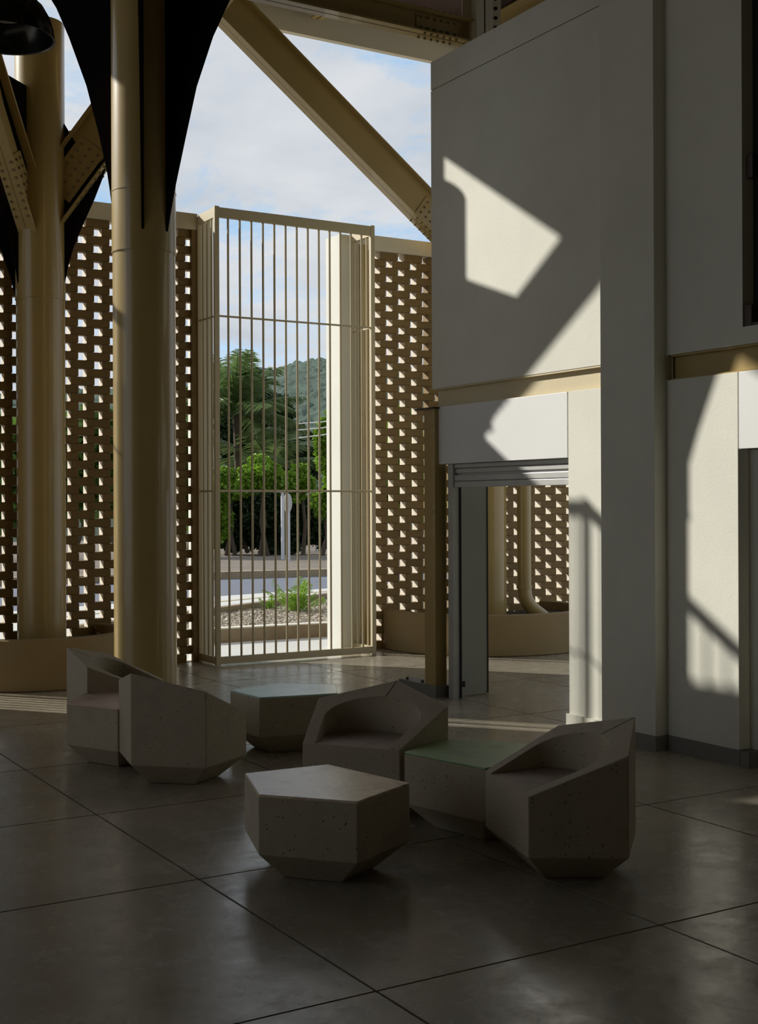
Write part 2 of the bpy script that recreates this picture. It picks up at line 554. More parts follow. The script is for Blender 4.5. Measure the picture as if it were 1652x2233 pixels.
def bolts(name, parent, c, d, u, s, off, nu=3, nd=5, pu=.07, pd=.075, r=.013, h=.016, m='bolt_paint'):
    """grid of bolt heads on both sides of a web at distance off; small, one joined part"""
    mb = MB()
    for i in range(nd):
        for j in range(nu):
            q = c + d * ((i - (nd - 1) / 2) * pd) + u * ((j - (nu - 1) / 2) * pu)
            for sg in (1, -1):
                mb.tube(q + s * (sg * off), q + s * (sg * (off + h)), r, n=6)
    o = mb.build(name, m, parent)
    o['kind'] = 'stuff'
    return o


def flange_bolts(parent, c, d, u, s, off, sw, nd=8, pd=.07, r=.013, h=.018):
    mb = MB()
    for i in range(nd):
        for sg in (-1, 1):
            q = c + d * ((i - (nd - 1) / 2) * pd) + s * (sg * sw)
            for su in (-1, 1):
                mb.tube(q + u * (su * off), q + u * (su * (off + h)), r, n=6)
    o = mb.build('flange_bolts', 'bolt_paint', parent)
    o['kind'] = 'stuff'


for y in (-3.0, 0.0, 3.0, 6.4):
    q = MB(); ibeam(q, (-9, y, 7.35), (13.5, y, 7.35), .36, .16); q.build('purlin', 'tan_paint', cl)
for x in (-4.0, 1.5, 3.73, 6.95, 9.1):
    q = MB(); ibeam(q, (x, -6, 7.38), (x, 12.9, 7.38), .28, .15); q.build('purlin', 'tan_paint', cl)

# girder running from the near column to a stub post on the block
gd = tag(empty('roof_girder', (0, 0, 0)), 'horizontal tan steel girder with bolted splice above the white wall', 'beam')
q = MB(); dd, uu, ss = ibeam(q, (3.95, 9.92, 6.14), (6.98, 9.92, 6.14), .215, .17); q.build('beam', 'tan_paint', gd)
MB().box(6.38, 6.86, 9.905, 9.935, 6.065, 6.215).build('splice_plate', 'tan_paint', gd)
bolts('web_bolts', gd, Vector((6.62, 9.92, 6.14)), dd, uu, ss, .016, nu=2, nd=6, pu=.1, pd=.075)
flange_bolts(gd, Vector((6.62, 9.92, 6.14)), dd, uu, ss, .107, .055, nd=6)
pst = tag(empty('stub_post', (0, 0, 0)), 'short steel post standing behind the top of the white wall', 'post')
q = MB(); q.box(6.98, 7.17, 9.80, 9.815, 5.4, 7.5); q.box(6.98, 7.17, 10.025, 10.04, 5.4, 7.5); q.box(7.068, 7.082, 9.8, 10.04, 5.4, 7.5)
q.build('shaft', 'fascia_paint', pst)
q = MB(); q.box(7.22, 7.235, 9.86, 9.98, 5.4, 7.5); q.box(7.17, 7.30, 9.85, 9.865, 5.4, 7.5); q.build('bolted_strut', 'cream_paint', pst)
bb = MB()
for k in range(14):
    bb.tube((7.235, 9.85, 5.95 + k * .09), (7.235, 9.835, 5.95 + k * .09), .016, n=6)
bb.build('web_bolts', 'dark_paint', pst)['kind'] = 'stuff'
q = MB(); ibeam(q, (6.9, 10.1, 6.2), (4.6, 12.6, 7.3), .2, .14)
tag(q.build('knee_brace', 'tan_paint'), 'slanting steel knee brace under the dark roof beside the stub post', 'beam')
q = MB(); ibeam(q, (7.6, 9.9, 6.0), (9.0, 9.2, 7.4), .2, .14)
tag(q.build('knee_brace', 'tan_paint'), 'rising steel knee brace behind the top edge of the white wall', 'beam')

# ------------------------------------------------------------------ columns
FIN = [(3.86, .25), (4.05, .295), (4.26, .35), (4.62, .46), (5.0, .58), (5.36, .757), (5.7, 1.0), (6.0, 1.3), (6.3, 1.7)]


def fin(az, prof, th, r0, ztop):
    c, s = math.cos(az), math.sin(az)
    dv = Vector((c, s, 0)); nv = Vector((-s, c, 0))
    out = [(ro, z) for z, ro in prof] + [(r0 - .03, ztop), (r0 - .03, prof[0][0])]
    mb = MB()
    a = [dv * r + Vector((0, 0, z)) + nv * th / 2 for r, z in out]
    b = [dv * r + Vector((0, 0, z)) - nv * th / 2 for r, z in out]
    n = len(out)
    mb.add(a + b, [tuple(range(n)), tuple(range(2 * n - 1, n - 1, -1))] + [(i, n + i, n + (i + 1) % n, (i + 1) % n) for i in range(n)])
    return mb


def shaft(col, r, z0, z1, name='shaft', m='tan_paint'):
    mb = MB()
    mb.lathe([(r, z0), (r, z1)], n=64)
    if name == 'shaft':
        mb.lathe([(r, z1), (r - .015, z1), (r - .015, z1 - .5)], n=64)
    return mb.build(name, m, col, smooth=40)


def ring(col, r, z, h=.012, d=.004, name='weld_ring'):
    mb = MB(); mb.lathe([(r - .002, z - h / 2), (r + d, z - h / 3), (r + d, z + h / 3), (r - .002, z + h / 2)], n=64)
    return mb.build(name, 'tan_paint', col, smooth=60)


nc = tag(empty('steel_column', (3.745, 9.93, 0)), 'nearest thick tan steel column with black curved fins spreading upward', 'column', 'tan steel columns')
shaft(nc, .2525, 0, 7.5)
mb = MB(); mb.lathe([(.252, 3.735), (.2585, 3.735), (.2585, 7.5)], n=64); mb.build('sleeve', 'tan_paint', nc, smooth=50)
ring(nc, .2585, 3.745); ring(nc, .2585, 4.235)
FINB = [(3.86, .25), (4.29, .31), (4.44, .335), (4.74, .405), (5.17, .525), (5.59, .69), (5.85, .81), (6.3, 1.1)]
for a, pr in ((-112.5, FIN), (-66, FIN), (130, FINB)):
    fin(R(a), pr, .022, .25, 6.3).build('fin', 'dark_paint', nc)

lc = tag(empty('steel_column', (3.672, 12.60, 0)), 'left tan steel column rising from a round planter with bolted braces', 'column', 'tan steel columns')
shaft(lc, .236, 0, 6.47)
mb = MB(); mb.lathe([(.235, 3.72), (.241, 3.72), (.241, 6.46)], n=64); mb.build('sleeve', 'tan_paint', lc, smooth=50)
ring(lc, .241, 3.73)


def brace(col, c, az, z0, slope, r0, r1, dep, wid, m='tan_paint', b=True):
    c = Vector(c)
    hd = Vector((math.cos(az), math.sin(az), 0))
    p0 = c + hd * r0 + Vector((0, 0, z0 + slope * r0))
    p1 = c + hd * r1 + Vector((0, 0, z0 + slope * r1))
    mb = MB()
    d, u, s = ibeam(mb, p0, p1, dep, wid)
    o = mb.build('brace', m, col)
    if b:
        q = p0 + d * .62
        sp = MB()
        for sg in (1, -1):
            sp.obox(q - d * .3 - u * (dep * .33) + s * (sg * .006), d * .6, s * (sg * .012), u * (dep * .66))
        sp.build('splice_plate', m, o)
        bolts('web_bolts', o, q, d, u, s, .018, nu=3, nd=7, pu=dep * .2, pd=.08)
        flange_bolts(o, q, d, u, s, dep / 2, wid * .33, nd=8, pd=.075)
    return o


FIN3 = [(3.86, .23), (4.05, .27), (4.25, .325), (4.5, .43), (4.72, .53), (4.95, .62), (5.2, .70)]
FIN4 = [(3.80, .23), (4.0, .26), (4.3, .33), (4.6, .43), (4.9, .55)]
FIN2 = [(3.72, .23), (3.95, .29), (4.2, .37), (4.5, .50), (4.8, .70), (5.05, .95)]
for az, z0, sl, r1, dep in ((-30, 4.555, 1.35, 2.0, .46), (-140, 4.31, 1.68, 1.8, .33)):
    brace(lc, (0, 0, 0), R(az), z0, sl, -.02, r1, dep, .20)
    fin(R(az) if az == -30 else R(-168), FIN3 if az == -30 else FIN4, .022, .23, 4.7).build('fin', 'dark_paint', lc)
    up_ = [(4.9, .23), (5.05, .35), (5.25, .38), (5.5, .23)] if az == -30 else [(4.8, .22), (5.15, .40), (5.5, .60), (5.80, .72)]
    fin(R(az), up_, .022, .23, up_[-1][0] - .02).build('fin', 'dark_paint', lc)
fin(R(158), FIN2, .022, .23, 5.0).build('fin', 'dark_paint', lc)

rc = tag(empty('steel_column', (9.08, 12.58, 0)), 'far tan steel column seen through the shutter doorway, with a long diagonal brace', 'column', 'tan steel columns')
shaft(rc, .236, 0, 6.47)
mb = MB(); mb.lathe([(.235, 3.72), (.241, 3.72), (.241, 6.46)], n=64); mb.build('sleeve', 'tan_paint', rc, smooth=50)
brace(rc, (0, 0, 0), R(180), 4.50, .75, .2, 3.75, .395, .20)
fin(R(180), FIN2, .022, .23, 4.7).build('fin', 'dark_paint', rc)
brace(rc, (0, 0, 0), R(-60), 4.5, .75, .2, 3.3, .4, .20)

# downpipe with an elbow
pp = [(9.52, 12.42, 7.0), (9.52, 12.42, 2.5), (9.52, 12.42, .66), (9.525, 12.415, .58), (9.55, 12.40, .50), (9.60, 12.37, .42), (9.75, 12.28, .28)]
dp = tag(empty('downpipe'), 'tan round downpipe with bent foot beside the far column', 'pipe')
MB().sweep(pp[:3], .085, 24).build('pipe', 'tan_paint', dp, smooth=60)
MB().sweep(pp[2:], .086, 24).build('elbow', 'tan_paint', dp, smooth=60)
MB().lathe([(.085, .70), (.094, .70), (.094, .66), (.085, .66)], c=(9.52, 12.42), n=24).build('collar', 'tan_paint', dp)

# ------------------------------------------------------------------ round planters
def planter(c, r, label, a0, a1, h=.46):
    o = tag(empty('round_planter', (c[0], c[1], 0)), label, 'planter', 'round rendered planters')
    mb = MB()
    mb.lathe([(r - .02, 0), (r, .01), (r, h - .03), (r - .01, h - .008), (r - .03, h), (r - .12, h), (r - .13, h - .01), (r - .13, .2)], n=60, a0=a0, a1=a1, closed=False)
    mb.build('wall', 'planter_render', o, smooth=35)
    mb = MB()
    k = 40
    pts = [((r - .12) * math.cos(a0 + (a1 - a0) * i / k), (r - .12) * math.sin(a0 + (a1 - a0) * i / k), h - .10) for i in range(k + 1)]
    mb.face([(0, 0, h - .10)] + pts)
    mb.build('soil', 'soil', o)
    return o


planter((3.58, 12.46), .93, 'low brown round planter at the foot of the left column', R(-207), R(27), .472)
planter((9.02, 12.55), 1.27, 'low brown round planter seen through the shutter doorway', R(-197), R(17))

# ------------------------------------------------------------------ brick screens
YS0, YS1 = 12.88, 13.0
CH, BL, GAP = .0863, .250, .088
PER = BL + GAP
NC = 54


def brick_mesh(L, name='brick'):
    mb = MB()
    h = CH / 2 - .0045
    x, y = L / 2, (YS1 - YS0) / 2
    vs = [(-x, -y, -h), (x, -y, -h), (x, y, -h), (-x, y, -h), (-x, -y, h), (x, -y, h), (x, y, h), (-x, y, h)]
    mb.add(vs, [(0, 3, 2, 1), (4, 5, 6, 7), (0, 1, 5, 4), (2, 3, 7, 6)], 0)
    mb.add(vs, [(1, 2, 6, 5), (3, 0, 4, 7)], 1)
    c = CH / 2
    mb.box(-x + .008, x - .008, -y + .010, y - .010, -c, c, 0)
    me = mb.mesh(name)
    me.materials.append(MATS['brick_paint']); me.materials.append(MATS['brick_end'])
    return me


BM = {}


def screen(name, x0, x1, phase, visible, limit=300):
    root = struct(name)
    cells = []
    for r in range(NC):
        off = phase + (PER / 2 if r % 2 else 0)
        k = math.floor((x0 - off) / PER) - 1
        while True:
            a = off + k * PER; b = a + BL
            k += 1
            if a > x1 - .02: break
            a2, b2_ = max(a, x0), min(b, x1)
            if b2_ - a2 < .03: continue
            cells.append((a2, b2_, r))
    def score(c):
        u, v = pix(((c[0] + c[1]) / 2, YS0, (c[2] + .5) * CH))
        return visible(u, v)
    cells.sort(key=score, reverse=True)
    rest = MB()
    for i, (a, b, r) in enumerate(cells):
        L = round(b - a, 2)
        jy = random.uniform(-.004, .004); jx = random.uniform(-.003, .003)
        c = ((a + b) / 2 + jx, (YS0 + YS1) / 2 + jy, (r + .5) * CH)
        if i < limit and score((a, b, r)) > 0:
            if L not in BM: BM[L] = brick_mesh(L)
            put('brick', BM[L], root, loc=c)
        else:
            rest.box(a, b, YS0 + jy, YS1 + jy, r * CH + .002, (r + 1) * CH - .002)
    if rest.v:
        o = rest.build('brick_rest', 'brick_paint', root); o['kind'] = 'stuff'
    MB().box(x0 - .01, x1 + .01, YS0 - .035, YS1 + .05, NC * CH, NC * CH + .175).build('coping', 'cream_render', root)
    MB().box(x0, x1, YS0, YS1, -.06, .002).build('footing', 'brick_paint', root)
    return root


def vis_left(u, v):
    if u < -20 or u > 440 or v < 440: return 0
    if 45 < u < 128 or 262 < u < 362: return 0
    if v > 1395 and u < 240: return 0
    return 1


def vis_right(u, v):
    if 815 < u < 945 and v > 540: return 3
    if 1125 < u < 1250 and 1040 < v < 1345: return 2
    if 775 < u < 830: return 1
    return 0


sl = screen('wall_back_left', 2.42, 5.44, 4.017 + GAP / 2, vis_left)
sr = screen('wall_back_right', 7.50, 10.7, 7.92 + .02, vis_right)
# jambs of the openings
MB().box(5.44, 5.62, 12.86, 13.10, -.05, 4.80).build('jamb', 'white_render', sl)
MB().box(7.20, 7.49, 12.83, 13.16, -.05, 4.80).build('jamb', 'white_render', sr)
MB().box(2.18, 2.42, 12.86, 13.10, -.05, 4.80).build('jamb', 'white_render', sl)
MB().box(5.385, 5.445, 12.84, 12.9, 0, 4.66).build('edge_pier', 'brick_paint', sl)
MB().box(7.46, 7.56, 12.80, 12.9, 0, 4.70).build('edge_pier', 'tan_paint', sr)

# ------------------------------------------------------------------ bar gates
def make_gate(label):
    """gate cage: local origin at the front left foot, x along the front, y outward"""
    g = tag(empty('bar_gate'), label, 'gate', 'tall bar gates between the brick screens')
    Wd, Dp, Ht = 1.95, .50, 4.83
    P = .05
    for x in (0, Wd - P):
        MB().box(x, x + P, 0, .045, 0.005, Ht).build('post', 'gate_paint', g)
    for x in (0, Wd - .04):
        MB().box(x, x + .04, Dp - .045, Dp, 0.005, Ht - .03).build('post', 'gate_paint', g)
    MB().box(P, Wd - P, 0.004, .041, Ht - .115, Ht - .01).build('top_rail', 'gate_paint', g)
    MB().box(P, Wd - P, 0.004, .041, 0.02, .095).build('bottom_rail', 'gate_paint', g)
    for x in (0.004, Wd - .044):
        MB().box(x, x + .036, .045, Dp - .045, Ht - .115, Ht - .01).build('top_rail', 'gate_paint', g)
        MB().box(x, x + .036, .045, Dp - .045, 0.02, .095).build('bottom_rail', 'gate_paint', g)
    bar = MB().tube((0, 0, .09), (0, 0, Ht - .11), .0125, n=8, cap=False).mesh('bar'); bar.materials.append(MATS['gate_paint'])
    for k in range(13):
        x = P / 2 + (Wd - P) * (k + 1) / 14
        put('bar', bar, g, loc=(x, .022, 0))
    for x in (.022, Wd - .026):
        for k in range(3):
            put('bar', bar, g, loc=(x, .022 + (Dp - .045) * (k + 1) / 4, 0))
    for z in (3.68, 1.84):
        MB().tube((P, .022, z), (Wd - P, .022, z), .011, n=8).build('tie_rod', 'gate_paint', g)
        for x in (.022, Wd - .026):
            MB().tube((x, .03, z), (x, Dp - .02, z), .011, n=8).build('tie_rod', 'gate_paint', g)
    return g


def copy_tree(o, parent=None):
    c = o.copy(); COL.objects.link(c)
    if parent is not None: c.parent = parent
    for ch in [x for x in D.objects if x.parent is o]:
        copy_tree(ch, c)
    return c


g1 = make_gate('tall tan bar gate standing between the two brick screens')
g1.location = (5.445, 12.37, 0)
g2 = copy_tree(g1)
g2.location = (0.40, 12.37, 0)
g2['label'] = 'tall tan bar gate beyond the left brick screen, past the edge of view'

# left block of the market and a blind end wall (outside the view, they shade the hall)
wl = struct('wall_left')
MB().box(-9.2, -0.87, 12.9, 13.3, 0, 7.55).build('block_panel', 'white_plaster', wl)
MB().box(-0.87, 0.40, 12.9, 13.05, 0, 4.80).build('shade_wall', 'cream_render', wl)  # unseen filler wall added beside the pier to keep sun out
MB().box(0.40, 0.62, 12.88, 13.56, 0, 4.96).build('shade_pier', 'white_render', wl)  # unseen pier added and sized for its shadow on the lower panel
MB().box(-6.2, -6.0, -6.0, 5.4, 0, 7.55).build('side_panel', 'planter_render', wl)
MB().box(-9.2, -6.2, 5.2, 5.4, 0, 7.55).build('side_panel', 'planter_render', wl)
wf = struct('wall_front')
MB().box(-9.2, 12.0, -6.2, -6.0, 0, 7.55).build('end_panel', 'cream_render', wf)

# ------------------------------------------------------------------ pendant lamp
pl_ = tag(empty('pendant_lamp', tuple(uvat(16, 84, 7.4))), 'black dome pendant lamp hanging at the top left corner', 'lamp')
prof = [(.28, 0), (.275, .05), (.255, .12), (.215, .19), (.15, .245), (.07, .27), (.03, .275)]
mb = MB(); mb.lathe(prof, n=48)
mb.lathe([(.28, 0), (.268, .004), (.262, .05), (.243, .115), (.205, .18), (.14, .232), (.05, .255), (.001, .256)], n=48)
mb.build('shade', 'lamp_black', pl_, smooth=50)
mb = MB(); mb.lathe([(.001, .12), (.09, .12), (.10, .14), (.10, .25)], n=32); mb.build('diffuser', 'lamp_diffuser', pl_, smooth=40)
mb = MB()
for k in range(16):
    a = 2 * pi * k / 16
    mb.obox((.11 * math.cos(a), .11 * math.sin(a), .13), (.09 * math.cos(a), .09 * math.sin(a), .02), (-.01 * math.sin(a), .01 * math.cos(a), 0), (0, 0, .06))
mb.build('heat_fins', 'dark_glass', pl_)
MB().tube((0, 0, .27), (0, 0, .38), .05, .03, n=20).build('canopy', 'lamp_black', pl_, smooth=40)
MB().tube((0, 0, .38), (0, 0, 7.55 - pl_.location.z), .008, n=8).build('cord', 'lamp_black', pl_)

# ------------------------------------------------------------------ concrete furniture
PENT = [(-.29, 0), (.29, 0), (.405, .425), (0, .65), (-.405, .425)]
CEN = (0, .30)
ZM, ZT, SB = .13, .40, .60
SLOPE = .425


def lower(mb, s, zt_fn, open_top=True):
    """outer walls, tapered underside and foot of the pentagon block"""
    P = [(CEN[0] + (x - CEN[0]) * s, CEN[1] + (y - CEN[1]) * s) for x, y in PENT]
    Q = [(CEN[0] + (x - CEN[0]) * SB * s, CEN[1] + (y - CEN[1]) * SB * s) for x, y in PENT]
    vs = [(x, y, 0.002) for x, y in Q] + [(x, y, ZM) for x, y in P] + [(x, y, zt_fn(x, y)) for x, y in P]
    fs = [(4, 3, 2, 1, 0)]
    for i in range(5):
        j = (i + 1) % 5
        fs += [(i, j, 5 + j, 5 + i), (5 + i, 5 + j, 10 + j, 10 + i)]
    mb.add(vs, fs)
    return P


def bevelled(mb, name, m, parent, bev=.006):
    o = mb.build(name, m, parent, bevel=bev)
    return o


def table(loc, rz, s, top_m, name, label, group='pentagon concrete tables'):
    o = tag(empty(name, (loc[0], loc[1], 0), rz), label, 'table', group)
    mb = MB()
    P = lower(mb, s, lambda x, y: ZT - .012)
    mb.face([(x, y, ZT - .012) for x, y in P])
    bevelled(mb, 'body', 'cast_concrete', o)
    mb = MB()
    Pt = [(CEN[0] + (x - CEN[0]) * .995, CEN[1] + (y - CEN[1]) * .995) for x, y in P]
    n = 5
    mb.add([(x, y, ZT - .013) for x, y in Pt] + [(x, y, ZT) for x, y in Pt],
           [tuple(range(n - 1, -1, -1)), tuple(range(n, 2 * n))] + [(i, (i + 1) % n, n + (i + 1) % n, n + i) for i in range(n)])
    mb.build('tinted_top', top_m, o, bevel=.004)
    return o


def chair(loc, rz, s, label):
    o = tag(empty('concrete_chair', (loc[0], loc[1], 0), rz), label, 'chair', 'pentagon concrete chairs')
    def zf(x, y): return ZT + SLOPE * max(y, 0)
    mb = MB()
    P = lower(mb, s, zf)
    y0 = P[0][1]
    def zp(x, y): return ZT + SLOPE * (y - y0)
    # hollow outline on the left half, front to back centre
    hs = .212 * s
    left = [(-hs, y0)]
    sx, sy = -.288 * s, y0 + .27 * s
    left.append((sx, sy))
    yc = .475 * s + y0
    K = 12
    for k in range(1, K + 1):
        t = pi / 2 * k / K
        left.append((sx * math.cos(t), sy + (yc - sy) * math.sin(t)))
    right = [(-x, y) for x, y in left]
    A, B, C, Dv, E = P
    # rim: left and right half, each planar
    lf_ = [A] + left + [Dv, E]
    rf_ = [B, C, Dv] + right[::-1]
    body_top = MB()
    mb.face([(x, y, zp(x, y)) for x, y in lf_][::1])
    mb.face([(x, y, zp(x, y)) for x, y in rf_])
    # hollow wall
    outline = left + right[::-1][1:]
    wall = [(x, y, zp(x, y)) for x, y in outline]
    base = [(x, y, ZT) for x, y in outline]
    n = len(outline)
    for i in range(1, n - 2):
        mb.face([wall[i], base[i], base[i + 1], wall[i + 1]])
    mb.face([wall[0], base[1], wall[1]])
    mb.face([wall[n - 2], base[n - 2], wall[n - 1]])
    # fix lower() heights: top verts follow zp
    mb.v = [(x, y, zp(x, y)) if z > ZT + .001 or abs(z - ZT) < .0001 and (x, y) in P else (x, y, z) for x, y, z in mb.v]
    me_o = mb.build('body', 'cast_concrete', o)
    bm = bmesh.new(); bm.from_mesh(me_o.data)
    bmesh.ops.remove_doubles(bm, verts=bm.verts, dist=2e-4)
    bmesh.ops.recalc_face_normals(bm, faces=bm.faces)
    es = [e for e in bm.edges if len(e.link_faces) == 2 and e.calc_face_angle(0) > R(25)]
    bmesh.ops.bevel(bm, geom=es, offset=.006, segments=2, profile=.6, affect='EDGES', clamp_overlap=True)
    bm.to_mesh(me_o.data); bm.free()
    st = MB(); st.face([(x, y, ZT - .001) for x, y in outline]); st.face([(x, y, ZT - .012) for x, y in outline][::-1])
    st.build('seat', 'seat_concrete', o)
    # casting seam from the peak to the hollow
    sm = MB()
    ya, yb = yc + .003, Dv[1] - .006
    sm.obox((-.0025, ya, zp(0, ya) - .004), (.005, 0, 0), (0, yb - ya, SLOPE * (yb - ya)), (0, 0, .0052))
    sm.build('seam', 'joint_dark', o)
    return o


table((3.127, 5.326), R(101.7), 1.012, 'peach_top', 'concrete_table', 'frontmost pentagon concrete table with a worn peach top')
table((4.01, 7.725), R(348), .955, 'teal_top', 'concrete_table', 'pentagon concrete table with a pale teal top, behind the others')
table((3.619, 5.403), R(281.9), .985, 'green_top', 'concrete_table', 'pentagon concrete table with a green top wedged between two chairs')
table((3.216, 8.203), R(86), 1.008, 'pink_top', 'concrete_table', 'pentagon concrete table with a pinkish top at the far left')
chair((3.56, 4.789), R(253.2), 1.008, 'front right concrete chair open to the left, beside the green table')
chair((3.393, 5.954), R(305), .99, 'middle concrete chair facing the viewer, left of the green table')
chair((3.316, 7.587), R(108), 1.03, 'left concrete chair seen from behind, in front of the pink table')
chair((3.391, 8.761), R(60.9), 1.0, 'concrete chair behind the pink table at the far left')

# ------------------------------------------------------------------ street outside
pv = struct('pavement')
MB().box(-40, 60, 13.0, 14.46, -.2, -.002).build('paving', 'pavement', pv)
MB().box(-60, -9.2, -40, 13.0, -.3, -.02).build('paving', 'pavement', pv)
MB().box(12.7, 60, -40, 13.0, -.3, -.02).build('paving', 'pavement', pv)
MB().box(-40, 60, 14.46, 60, -.5, -.02).build('ground', 'dirt_and_shade', pv)

# planting bed in front of the street
bed = tag(empty('planting_bed'), 'low walled planting bed of gravel beyond the gate', 'planting bed')
f0, f1 = Vector((4.0, 14.62, 0)), Vector((11.5, 14.18, 0))
b0, b1 = Vector((4.8, 14.87, 0)), Vector((13.5, 20.23, 0))
def wallseg(mb, a, b, t, z0, z1):
    d = (b - a); n_ = Vector((-d.y, d.x, 0)).normalized() * t
    mb.obox(a + Vector((0, 0, z0)), d, n_, Vector((0, 0, z1 - z0)))
mb = MB(); wallseg(mb, f0, f1, .14, -.05, .165); mb.build('front_wall', 'curb_concrete', bed)
mb = MB(); wallseg(mb, f0, f1, .145, .165, .18); mb.build('wall_cap', 'curb_cap', bed)
mb = MB(); wallseg(mb, b0, b1, .14, -.05, .265); mb.build('back_wall', 'curb_concrete', bed)
mb = MB(); mb.face([(f0.x, f0.y, .12), (f1.x, f1.y, .12), (b1.x, b1.y, .16), (b0.x, b0.y, .14)]); mb.build('gravel_base', 'gravel_bed', bed)
rng = random.Random(3)
mb = MB()
cnt = 0
while cnt < 5200:
    x = rng.uniform(5.5, 12.5); t = rng.random()
    yf = f0.y + (f1.y - f0.y) * (x - f0.x) / (f1.x - f0.x) + .16
    yb = b0.y + (b1.y - b0.y) * (x - b0.x) / (b1.x - b0.x)
    if yb < yf: continue
    y = yf + (yb - yf) * t ** 1.4
    u, v = pix((x, y, .15))
    if u < 430 or u > 800: continue
    cnt += 1
    r = rng.uniform(.016, .034); c = Vector((x, y, .13 + .03 * t + rng.uniform(0, .02)))
    ax = [Vector((rng.gauss(0, 1), rng.gauss(0, 1), rng.gauss(0, .4))).normalized() for _ in range(1)][0]
    bx = ax.orthogonal().normalized(); cx_ = ax.cross(bx)
    vs = [c + ax * r * 1.5, c - ax * r * 1.5, c + bx * r, c - bx * r, c + cx_ * r * .9, c - cx_ * r * .9]
    mb.add(vs, [(0, 2, 4), (2, 1, 4), (1, 3, 4), (3, 0, 4), (2, 0, 5), (1, 2, 5), (3, 1, 5), (0, 3, 5)])
gv = mb.build('gravel_stones', 'gravel_stone', bed); gv['kind'] = 'stuff'

# road: pale gutter strip, yellow line, asphalt, far kerb and walk darkened for tree shade (run at an angle to the building)
rd = struct('road')
RD = (at(-2.0, 24, 0) - at(-8.0, 19.6, 0)).normalized()     # direction along the road
def strip(name, m, pa, da, pb, db, z):
    a = Vector(pa); b = Vector(pb)
    mb = MB(); mb.face([a - da * 60 + Vector((0, 0, z)), a + da * 70 + Vector((0, 0, z)), b + db * 70 + Vector((0, 0, z)), b - db * 60 + Vector((0, 0, z))])
    return mb.build(name, m, rd)
pn = lambda u, v: uvat(u, v, 1.7 * FPX / (v - 1098.2 + .00418 * (u - 826)))
gA, gB = pn(480, 1325), pn(715, 1296); dG = (gB - gA).normalized()
rA, rB = pn(480, 1300), pn(715, 1283); dR = (rB - rA).normalized()
yA, yB = pn(480, 1313), pn(715, 1290); dY = (yB - yA).normalized()
kA, kB = pn(480, 1264), pn(715, 1257); dK = (kB - kA).normalized()
hA, hB = pn(480, 1222), pn(715, 1233); dH = (hB - hA).normalized()
strip('gutter', 'pavement', b0, dG, rA, dR, .003)
strip('asphalt', 'asphalt', rA, dR, kA, dK, .006)
mb = MB(); mb.face([yA - dY * 5 + Vector((0, 0, .008)), yB + dY * 9 + Vector((0, 0, .008)), yB + dY * 9 + Vector((-.07, .07, .008)), yA - dY * 5 + Vector((-.07, .07, .008))])
mb.build('yellow_line', 'yellow_line', rd)
mb = MB(); wallseg(mb, kA - dK * 60, kA + dK * 70, .5, -.1, .17); mb.build('far_kerb', 'curb_concrete', rd)
strip('far_walk', 'pavement', kA, dK, kA + Vector((-dK.y, dK.x, 0)) * 9, dK, .12).data.materials[0] = MATS['dirt_and_shade']  # walk coloured darker to stand in for the trees' shade

# ------------------------------------------------------------------ foliage
def leaves(mb, c, rad, n, size, rng, shell=.55, droop=0.0):
    c = Vector(c)
    for _ in range(n):
        d = Vector((rng.gauss(0, 1), rng.gauss(0, 1), rng.gauss(0, 1))).normalized()
        k = shell + (1 - shell) * rng.random()
        p = c + Vector((d.x * rad[0], d.y * rad[1], d.z * rad[2])) * k
        a = Vector((rng.gauss(0, 1), rng.gauss(0, 1), rng.gauss(0, .6) - droop)).normalized()
        b = a.cross(Vector((rng.gauss(0, 1), rng.gauss(0, 1), rng.gauss(0, 1)))).normalized()
        l = size * rng.uniform(.6, 1.3); w = l * .33
        mb.add([p, p + a * l * .5 + b * w, p + a * l, p + a * l * .5 - b * w], [(0, 1, 2, 3)])


def tree(name, label, base, blobs, lsize, n, m, trunks, seed, cat='tree', group='trees across the road', droop=0.0):
    rng = random.Random(seed)
    base = Vector(base)
    o = tag(empty(name, base), label, cat, group)
    mb = MB()
    tot = sum(b[1][0] * b[1][2] for b in blobs)
    for c, rad in blobs:
        k = max(2, int(rad[0] * rad[2] * 1.2))
        nn = int(n * rad[0] * rad[2] / tot)
        subs = 9
        for _ in range(subs):                       # each blob is a heap of smaller clumps
            d = Vector((rng.gauss(0, 1), rng.gauss(0, 1), rng.gauss(0, 1))).normalized()
            cc = Vector(c) + Vector((d.x * rad[0], d.y * rad[1], d.z * rad[2])) * rng.uniform(.35, .8)
            leaves(mb, cc, [r * .45 for r in rad], nn // subs, lsize, rng, .5, droop)
    mb.build('foliage', m, o)
    mb = MB()
    for t in trunks:
        mb.sweep(t[0], t[1], 8)
    mb.build('trunk', 'bark', o, smooth=50)
    return o


def P_(u, v, d):      # point of the street scene relative to a base
    return uvat(u, v, d)


def rel(base, pts):
    return [tuple(Vector(p) - Vector(base)) for p in pts]


